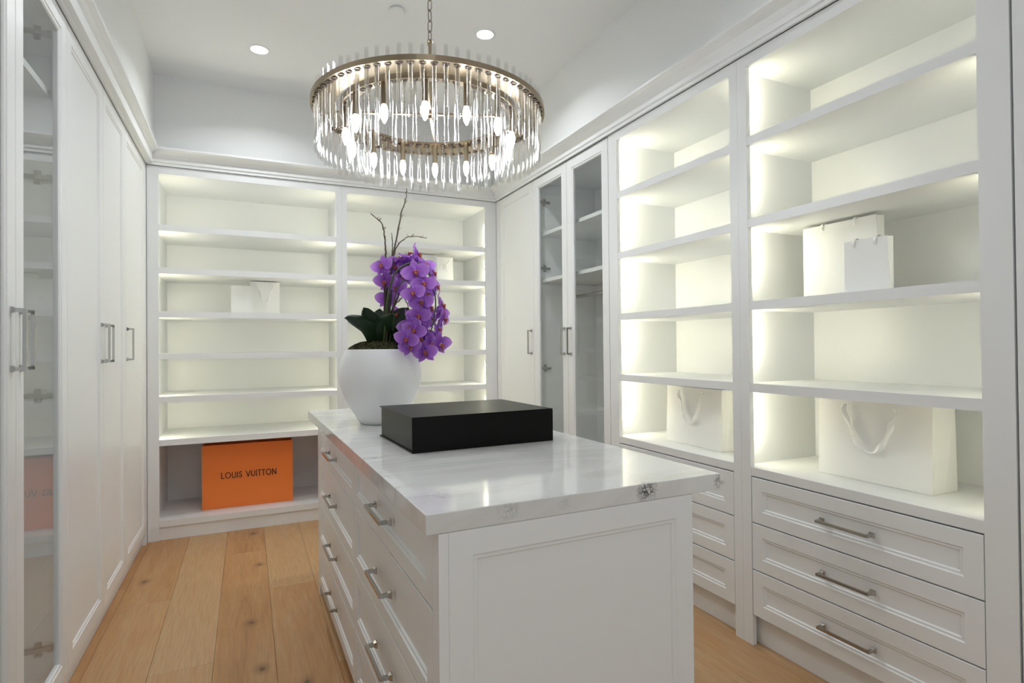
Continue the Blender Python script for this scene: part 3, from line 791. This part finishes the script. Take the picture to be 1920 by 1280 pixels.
# ---------------------------------------------------------------- shopping bags
def bag(name, label, loc, rotz, w, d, h, mat='bag', group=None, ribbon=None, lean=0.0, loop_up=False):
    """local x across the front, front at y=0, back at y=+d"""
    t = thing(name, label, 'bag', loc, rotz, group, local=True)
    bm = BM(); hw = w / 2
    v = {}
    k = lean
    for n, z in (('b', 0.0), ('t', h)):
        q = d * k if n == 't' else 0.0
        v[n] = [bm.verts.new(c) for c in ((-hw, q * .5, z), (hw, q * .5, z), (hw - (0.012 if n == 't' else 0), d / 2, z), (hw, d - q * .5, z), (-hw, d - q * .5, z), (-hw + (0.012 if n == 't' else 0), d / 2, z))]
    a, b = v['b'], v['t']
    for i in range(6): bm.faces.new((a[i], a[(i + 1) % 6], b[(i + 1) % 6], b[i]))
    bm.faces.new(a[::-1])
    o = obj('body', bm, mat, t)
    s = o.modifiers.new('thickness', 'SOLIDIFY'); s.thickness = 0.0015; s.offset = -1
    # folded rim inside the mouth
    if ribbon:
        xa, xb, drop, rw = ribbon
        z0 = h - 0.02
        for (off, sgn) in ((0.0, -1),):
            if loop_up:
                for xx in (xa, xb):
                    P = spline([(xx, -0.001, z0 - 0.008), (xx, -0.006, z0 + 0.006), (xx + 0.004, -0.004, z0 + 0.022), (xx + 0.010, 0.006, z0 + 0.026), (xx + 0.016, 0.01, z0 + 0.012)], 5)
                    bm = BM(); rr = []
                    for i, p in enumerate(P): rr.append((bm.verts.new(p - Vector((rw / 2, 0, 0))), bm.verts.new(p + Vector((rw / 2, 0, 0)))))
                    for q0, q1 in zip(rr, rr[1:]): bm.faces.new((q0[0], q0[1], q1[1], q1[0]))
                    ro = obj('ribbon', bm, 'ribbon', t, smooth=True)
            else:
                xm = (xa + xb) / 2
                P = spline([(xa, -0.002, z0), (xa + 0.006, -0.010, z0 - drop * .18), (xa + 0.022, -0.006, z0 - drop * .45), (xm - (xb - xa) * .26, -0.012, z0 - drop * .80), (xm, -0.007, z0 - drop), (xm + (xb - xa) * .25, -0.012, z0 - drop * .82), (xb - 0.024, -0.006, z0 - drop * .48), (xb - 0.008, -0.010, z0 - drop * .2), (xb, -0.002, z0)], 6)
                bm = BM(); rr = []; n = len(P)
                for i, p in enumerate(P):
                    tan = (P[min(i + 1, n - 1)] - P[max(i - 1, 0)]).normalized()
                    perp = Vector((tan.z, 0, -tan.x))
                    ang = 1.1 * math.sin(i / (n - 1) * PI * 5)
                    wv = perp * math.cos(ang) + Vector((0, -1, 0)) * math.sin(ang) * 0.6
                    rr.append((bm.verts.new(p - wv * rw / 2), bm.verts.new(p + wv * rw / 2)))
                for q0, q1 in zip(rr, rr[1:]): bm.faces.new((q0[0], q0[1], q1[1], q1[0]))
                ro = obj('ribbon', bm, 'ribbon', t, smooth=True)
                ro.modifiers.new('thickness', 'SOLIDIFY').thickness = 0.0008
    del t['_local']
    return t
RZ = -PI / 2    # bags on the right wall face -x
bag('shopping_bag', 'wide white paper bag on the lowest shelf just above the nearer drawers', (2.144, 1.376, 0.771), RZ, 0.430, 0.152, 0.310, ribbon=(-0.100, 0.100, 0.175, 0.024), lean=0.12)
bag('shopping_bag', 'white paper bag on the bottom shelf beside the glass wardrobe, behind the counter corner', (2.122, 2.306, 0.771), RZ - 0.05, 0.425, 0.085, 0.306, ribbon=(-0.095, 0.085, 0.165, 0.020), lean=0.25)
bag('shopping_bag', 'tall white paper bag reaching the shelf above it on the right wall', (2.190, 1.525, 1.488), RZ, 0.318, 0.045, 0.309, ribbon=(-0.07, 0.07, 0.02, 0.01), loop_up=True)
bag('shopping_bag', 'small white paper bag standing in front of the tall one on the right shelf', (2.035, 1.312, 1.488), RZ, 0.160, 0.030, 0.192, ribbon=(-0.045, 0.035, 0.02, 0.010), loop_up=True)
bag('shopping_bag', 'smaller of the two white paper bags on the back shelf above the orange bag', (-0.036, 4.68, 1.568), 0.0, 0.146, 0.07, 0.205, ribbon=(-0.035, 0.04, 0.105, 0.008))
bag('shopping_bag', 'larger of the two white paper bags on the back shelf above the orange bag', (0.123, 4.76, 1.568), 0.0, 0.212, 0.09, 0.250, ribbon=(-0.055, 0.065, 0.13, 0.010))
bag('shopping_bag', 'white paper bag half hidden behind the purple orchid flowers', (1.385, 4.80, 1.869), 0.0, 0.27, 0.08, 0.246)
bag('shopping_bag', 'small white paper bag on the back shelf just clear of the orchid', (1.563, 4.70, 1.869), 0.0, 0.146, 0.06, 0.215, ribbon=(-0.035, 0.038, 0.105, 0.010))
ob = bag('shopping_bag', 'large orange paper bag with black lettering on the bottom shelf', (0.004, 4.690, 0.132), -0.012, 0.618, 0.17, 0.466, mat='orange')
def lettering(word, width, cap):
    """geometric sans capitals drawn as flat strokes"""
    G = {'L': (0.52, [[(0.06, 1), (0.06, 0), (0.5, 0)]]),
         'O': (1.02, [[(0.51 + 0.45 * math.cos(a * PI / 16), 0.5 + 0.5 * math.sin(a * PI / 16)) for a in range(33)]]),
         'U': (0.74, [[(0.06, 1), (0.06, 0.34)] + [(0.37 - 0.31 * math.cos(a * PI / 12), 0.34 - 0.34 * math.sin(a * PI / 12)) for a in range(1, 12)] + [(0.68, 0.34), (0.68, 1)]]),
         'I': (0.16, [[(0.08, 0), (0.08, 1)]]),
         'S': (0.56, [[(0.50, 0.86), (0.40, 0.98), (0.26, 1.0), (0.12, 0.92), (0.08, 0.77), (0.14, 0.63), (0.28, 0.53), (0.42, 0.44), (0.50, 0.28), (0.44, 0.09), (0.28, 0.0), (0.12, 0.04), (0.04, 0.18)]]),
         'V': (0.80, [[(0.03, 1), (0.40, 0), (0.77, 1)]]),
         'T': (0.60, [[(0.30, 0), (0.30, 1)], [(0.02, 1), (0.58, 1)]]),
         'N': (0.86, [[(0.08, 0), (0.08, 1), (0.78, 0), (0.78, 1)]]), ' ': (0.45, [])}
    x = 0; strokes = []
    for ch in word:
        w, ps = G[ch]
        for p in ps: strokes.append([(x + a, b) for a, b in p])
        x += w + 0.20
    x -= 0.20
    sx = width / x; th = 0.062 * cap
    bm = BM(); nz = 0
    for p in strokes:
        q = [Vector((a * sx, 0, b * (cap - 2 * th) + th)) for a, b in p]
        closed = (q[0] - q[-1]).length < 1e-5
        for a, b in zip(q, q[1:]):
            d = (b - a).normalized(); s = Vector((d.z, 0, -d.x)) * th
            e = d * (th * (0.6 if len(q) > 5 else 1.0))
            y = -0.0004 - 0.00001 * nz; nz += 1
            vs = [bm.verts.new(v + Vector((0, y, 0))) for v in (a - e - s, b + e - s, b + e + s, a - e + s)]
            bm.faces.new(vs)
    return bm
for word, wx, x0 in (('LOUIS', 0.138, -0.183), ('VUITTON', 0.2095, -0.0175)):
    bm = lettering(word, wx, 0.046)
    bm.transform(Matrix.Translation((x0, -0.0008, 0.214)))
    lt = obj('lettering', bm, 'ink', ob, local=True)
    lt['label'] = 'black printed capital letters'

# ---------------------------------------------------------------- chandelier
CC = (0.715, 2.33); ZP = 2.292
A0 = math.atan2(-CC[1], -CC[0]) - 0.057
ch = thing('chandelier', 'round chandelier of clear glass rods in brass rings, hanging above the island', 'chandelier', (CC[0], CC[1], ZP))
bm = BM(); lathe(bm, [(0.392, -0.003), (0.480, -0.003), (0.480, -0.006), (0.4875, -0.006), (0.4875, 0.014), (0.484, 0.014), (0.484, 0.003), (0.392, 0.003)], 96, (*CC, ZP), closed=True); obj('outer_ring', bm, 'brass', ch)
bm = BM(); lathe(bm, [(0.322, -0.003), (0.366, -0.003), (0.366, -0.012), (0.372, -0.012), (0.372, 0.012), (0.366, 0.012), (0.366, 0.003), (0.322, 0.003)], 96, (*CC, ZP), closed=True); obj('inner_ring', bm, 'brass', ch)
for k in range(4):
    a = A0 + PI / 2 + k * PI / 2
    bm = BM(); box(bm, 0.012, 0.484, -0.006, 0.006, 0.003, 0.011); bm.transform(Matrix.Translation((*CC, ZP)) @ Matrix.Rotation(a, 4, 'Z')); obj('arm', bm, 'brass', ch)
bm = BM(); lathe(bm, [(0, -0.012), (0.02, -0.010), (0.024, 0.0), (0.024, 0.014), (0.012, 0.022), (0.007, 0.03), (0.007, 0.30), (0.011, 0.305), (0.011, 0.325), (0.0, 0.328)], 20, (*CC, ZP)); obj('stem', bm, 'brass', ch, smooth=True)
# rod: hollow tube with a rounded closed foot
def rod_mesh(name, L, up, r=0.0086):
    bm = BM()
    z0, z1 = -L, up
    out = [(0.0, z0), (r * .6, z0 + r * .22), (r, z0 + r * .9), (r, z1)]
    inn = [(r * .70, z1), (r * .70, z0 + r * 1.3), (0.0, z0 + r * .9)]
    lathe(bm, out + inn, 12)
    bmesh.ops.recalc_face_normals(bm, faces=bm.faces)
    me = bpy.data.meshes.new(name); bm.to_mesh(me); bm.free()
    for p in me.polygons: p.use_smooth = True
    me.materials.append(M['rod'])
    return me
def hole_shade_mesh():
    bm = BM(); lathe(bm, [(0.0092, -0.0062), (0.0135, -0.0062), (0.0135, -0.0032), (0.0092, -0.0032)], 16, closed=True)
    bmesh.ops.recalc_face_normals(bm, faces=bm.faces)
    me = bpy.data.meshes.new('hole_shade'); bm.to_mesh(me); bm.free(); me.materials.append(M['hole_shade']); return me
CM = hole_shade_mesh()  # dark rings added under the plates to paint the shade inside the rod holes
rng = random.Random(8)
for nm, nn, rr, L, up in (('outer', 72, 0.466, 0.195, 0.058), ('inner', 56, 0.344, 0.240, 0.045)):
    for v in range(3):
        pass
    meshes = [rod_mesh('glass_rod', L + dv, up + uv) for dv, uv in ((0.0, 0.0), (0.006, 0.004), (-0.005, -0.006))]
    for k in range(nn):
        a = 2 * PI * k / nn + A0
        if nm == 'inner' and k % 4 == 0: continue      # a candle hangs here instead
        P = Matrix.Translation((CC[0] + rr * math.cos(a), CC[1] + rr * math.sin(a), ZP))
        obj('glass_rod', None, None, ch, mesh=rng.choice(meshes), mat4=P)
        obj('hole_shade', None, None, ch, mesh=CM, mat4=P)
NB = 14
for k in range(NB):
    a = A0 + 2 * PI * k / NB
    x, y = CC[0] + 0.350 * math.cos(a), CC[1] + 0.350 * math.sin(a)
    bm = BM(); lathe(bm, [(0.0, 0.012), (0.0115, 0.010), (0.0115, -0.092), (0.0, -0.094)], 16, (x, y, ZP)); s = obj('candle_sleeve', bm, 'brass', ch, smooth=False)
    bm = BM(); lathe(bm, [(0.0, -0.093), (0.009, -0.095), (0.0105, -0.099), (0.014, -0.112), (0.0145, -0.122), (0.011, -0.142), (0.004, -0.158), (0.0, -0.161)], 14, (x, y, ZP)); b = obj('bulb', bm, 'bulb', s, smooth=True); b['label'] = 'lit white candle bulb'
z = ZP + 0.318; k = 0
while z < CEIL - 0.05:
    bm = BM(); P = []
    for i in range(25):
        a = 2 * PI * i / 24
        P.append((0.0095 * math.cos(a), 0, 0.0150 * math.sin(a) + (0.011 if math.sin(a) > 1e-6 else -0.011 if math.sin(a) < -1e-6 else 0)))
    tube(bm, P, 0.0024, 8, cap=False)
    bm.transform(Matrix.Translation((*CC, z + 0.022)) @ Matrix.Rotation(0.6 + (PI / 2 if k % 2 else 0), 4, 'Z'))
    bmesh.ops.remove_doubles(bm, verts=bm.verts, dist=1e-5)
    obj('chain_link', bm, 'link', ch, smooth=True)
    z += 0.0455; k += 1
bm = BM(); lathe(bm, [(0, -0.055), (0.012, -0.05), (0.012, -0.03), (0.06, -0.022), (0.065, -0.001), (0.0, -0.001)], 32, (*CC, CEIL)); obj('ceiling_canopy', bm, 'brass', ch, smooth=True)

# ---------------------------------------------------------------- ceiling fittings
for (x, y), lab in zip(CANS, ('lit round recessed ceiling light to the left of the chandelier', 'lit round recessed ceiling light right of the chandelier chain')):
    t = thing('recessed_light', lab, 'ceiling light', (x, y, CEIL), group='recessed ceiling lights')
    bm = BM(); lathe(bm, [(0.050, -0.001), (0.050, -0.004), (0.064, -0.003), (0.066, -0.0005), (0.066, 0.0), (0.05, 0.0)], 40, (x, y, CEIL - 0.0005), closed=True); obj('trim_ring', bm, 'ceiling', t, smooth=False)
    bm = BM(); lathe(bm, [(0, -0.0035), (0.050, -0.0035), (0.050, -0.0005), (0.0, -0.0005)], 40, (x, y, CEIL - 0.0005)); o = obj('diffuser', bm, 'can', t); o['label'] = 'glowing white diffuser'
bm = BM(); lathe(bm, [(0, -0.014), (0.043, -0.014), (0.045, -0.012), (0.045, -0.004), (0.036, -0.004), (0.036, 0.0), (0, 0.0)], 40, (0.778, 3.165, CEIL - 0.0005))
tag(obj('sprinkler_cover', bm, 'ceiling', smooth=False), 'small round white cover plate on the ceiling left of the chain', 'cover plate')
for o in list(S.objects):
    if '_local' in o.keys(): del o['_local']
